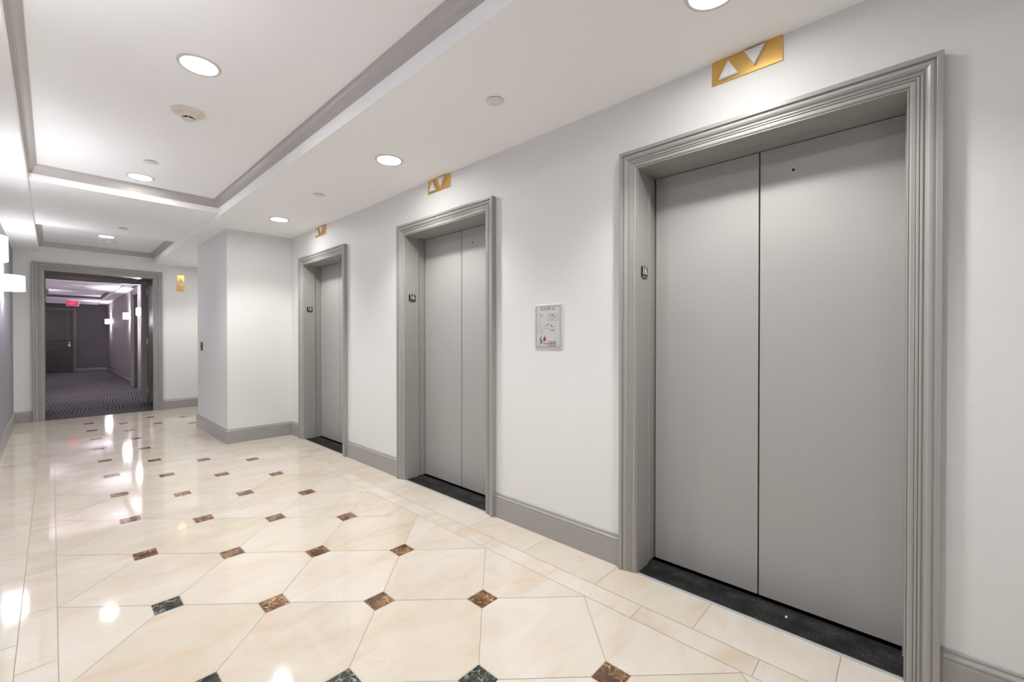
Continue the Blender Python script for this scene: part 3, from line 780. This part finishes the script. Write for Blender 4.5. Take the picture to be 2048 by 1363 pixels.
hd = MB(); hd.box(0.353 - 0.022, 0.353 + 0.022, yd - 0.010, yd, 0.745, 0.815); hd.box(0.30, 0.358, yd - 0.045, yd - 0.030, 0.772, 0.788); hd.box(0.346, 0.358, yd - 0.035, yd, 0.772, 0.788)
hd.build('door_handle', M['chrome'], leaf, bevel=0.003)
hd = MB()
hd.v = [(0.353 + 0.018 * math.cos(k * math.pi / 8), y_, 0.862 + 0.018 * math.sin(k * math.pi / 8)) for y_ in (yd, yd - 0.014) for k in range(16)]
hd.f = [(k, (k + 1) % 16, 16 + (k + 1) % 16, 16 + k) for k in range(16)] + [tuple(range(16, 32))]; hd.mi = [0] * 17
hd.build('deadbolt', M['chrome'], leaf)

t = empty('door_3', (HX1, (OP0 + OP1) / 2, 0), 'cased side doorway in the corridor between two wall lamps', 'doorway', kind='structure')
mb = MB(); mb.loft(casing_rings(OP0, OP1, 1.88, lambda s, z, d: (HX1 - d, s, z), 1.5, 1.6)); mb.build('door_casing', M['trim'], t, smooth=22)
mb = MB(); mb.box(HX1 - 0.01, HX1 + 0.34, OP0 - 0.002, OP0 + 0.01, 0, 1.88); mb.box(HX1 - 0.01, HX1 + 0.34, OP1 - 0.01, OP1 + 0.002, 0, 1.88); mb.box(HX1 - 0.01, HX1 + 0.34, OP0, OP1, 1.87, 1.882)
mb.build('door_jamb', M['dark_trim'], t)
mb = MB(); mb.box(HX1 + 0.28, HX1 + 0.32, OP0, OP1, 0.0, 1.87); mb.build('door_leaf', M['hall_door'], t)
mb = MB(); mb.box(HX1 + 0.021, HX1 + 0.28, OP0 + 0.01, OP1 - 0.01, -0.01, 0.001); mb.build('door_sill', M['stone'], t)

GH = 'curved white wall lamps along the corridor'
sconce(HX1, 17.0, 1.475, -1, 'small glowing wall lamp at the end corner of the corridor', M['hall_shade'], HALLC, HALL_SCONCE_W, GH, 0.12, 0.115, 0.066)
sconce(HX1, 12.45, 1.475, -1, 'glowing wall lamp on the corridor wall just past the side doorway', M['hall_shade'], HALLC, HALL_SCONCE_W, GH, 0.12, 0.115, 0.066)
sconce(HX1, 10.32, 1.478, -1, 'glowing corridor wall lamp half hidden by the opening frame', M['hall_shade'], HALLC, HALL_SCONCE_W, GH, 0.12, 0.115, 0.066)
sconce(HX0, 14.8, 1.475, 1, 'unseen wall lamp added for light on the hidden corridor wall toward the end door', M['hall_shade'], HALLC, HALL_SCONCE_W, GH, 0.12, 0.115, 0.066)  # unseen lamp, added to light the deeper part of the corridor
sconce(HX0, 10.2, 1.475, 1, 'unseen wall lamp added for light on the hidden corridor wall just inside the opening', M['hall_shade'], HALLC, HALL_SCONCE_W, GH, 0.12, 0.115, 0.066)  # also unseen, added for light at the corridor entrance

# exit sign under the last beam
EX, EY, EZ = 0.40, 17.40, 1.975
t = empty('exit_sign', (EX, EY, ZB), 'red glowing EXIT sign with arrowheads hanging under the corridor beam', 'exit sign')
mb = MB(); mb.box(EX - 0.132, EX + 0.132, EY, EY + 0.03, EZ - 0.072, ZB - 0.002); mb.build('sign_housing', M['exit_box'], t, bevel=0.002)
mb = MB(); mb.box(EX - 0.112, EX + 0.112, EY - 0.003, EY, EZ - 0.055, EZ + 0.060); mb.build('sign_face', M['exit_red'], t)
fx = lambda u, v, d: (EX + u, EY - 0.004 - d, EZ + 0.002 + v)
text('lettering', 'EXIT', 0.105, fx, M['exit_letter'], t, sx=0.62, thick=0.001, off=0.002)
for s_ in (-1, 1):
    mb = MB(); mb.poly([fx(s_ * 0.108, 0, 0.001), fx(s_ * 0.088, 0.028, 0.001), fx(s_ * 0.088, -0.028, 0.001)]); mb.build('arrow', M['exit_letter'], t)
for (x, y, lab) in ((0.45, 12.6, 'small sprinkler cover in the corridor beam before the tray'), (0.45, 12.0, 'small sprinkler cover in the corridor beam, closer to the opening')):
    cap(x, y, ZB, lab)
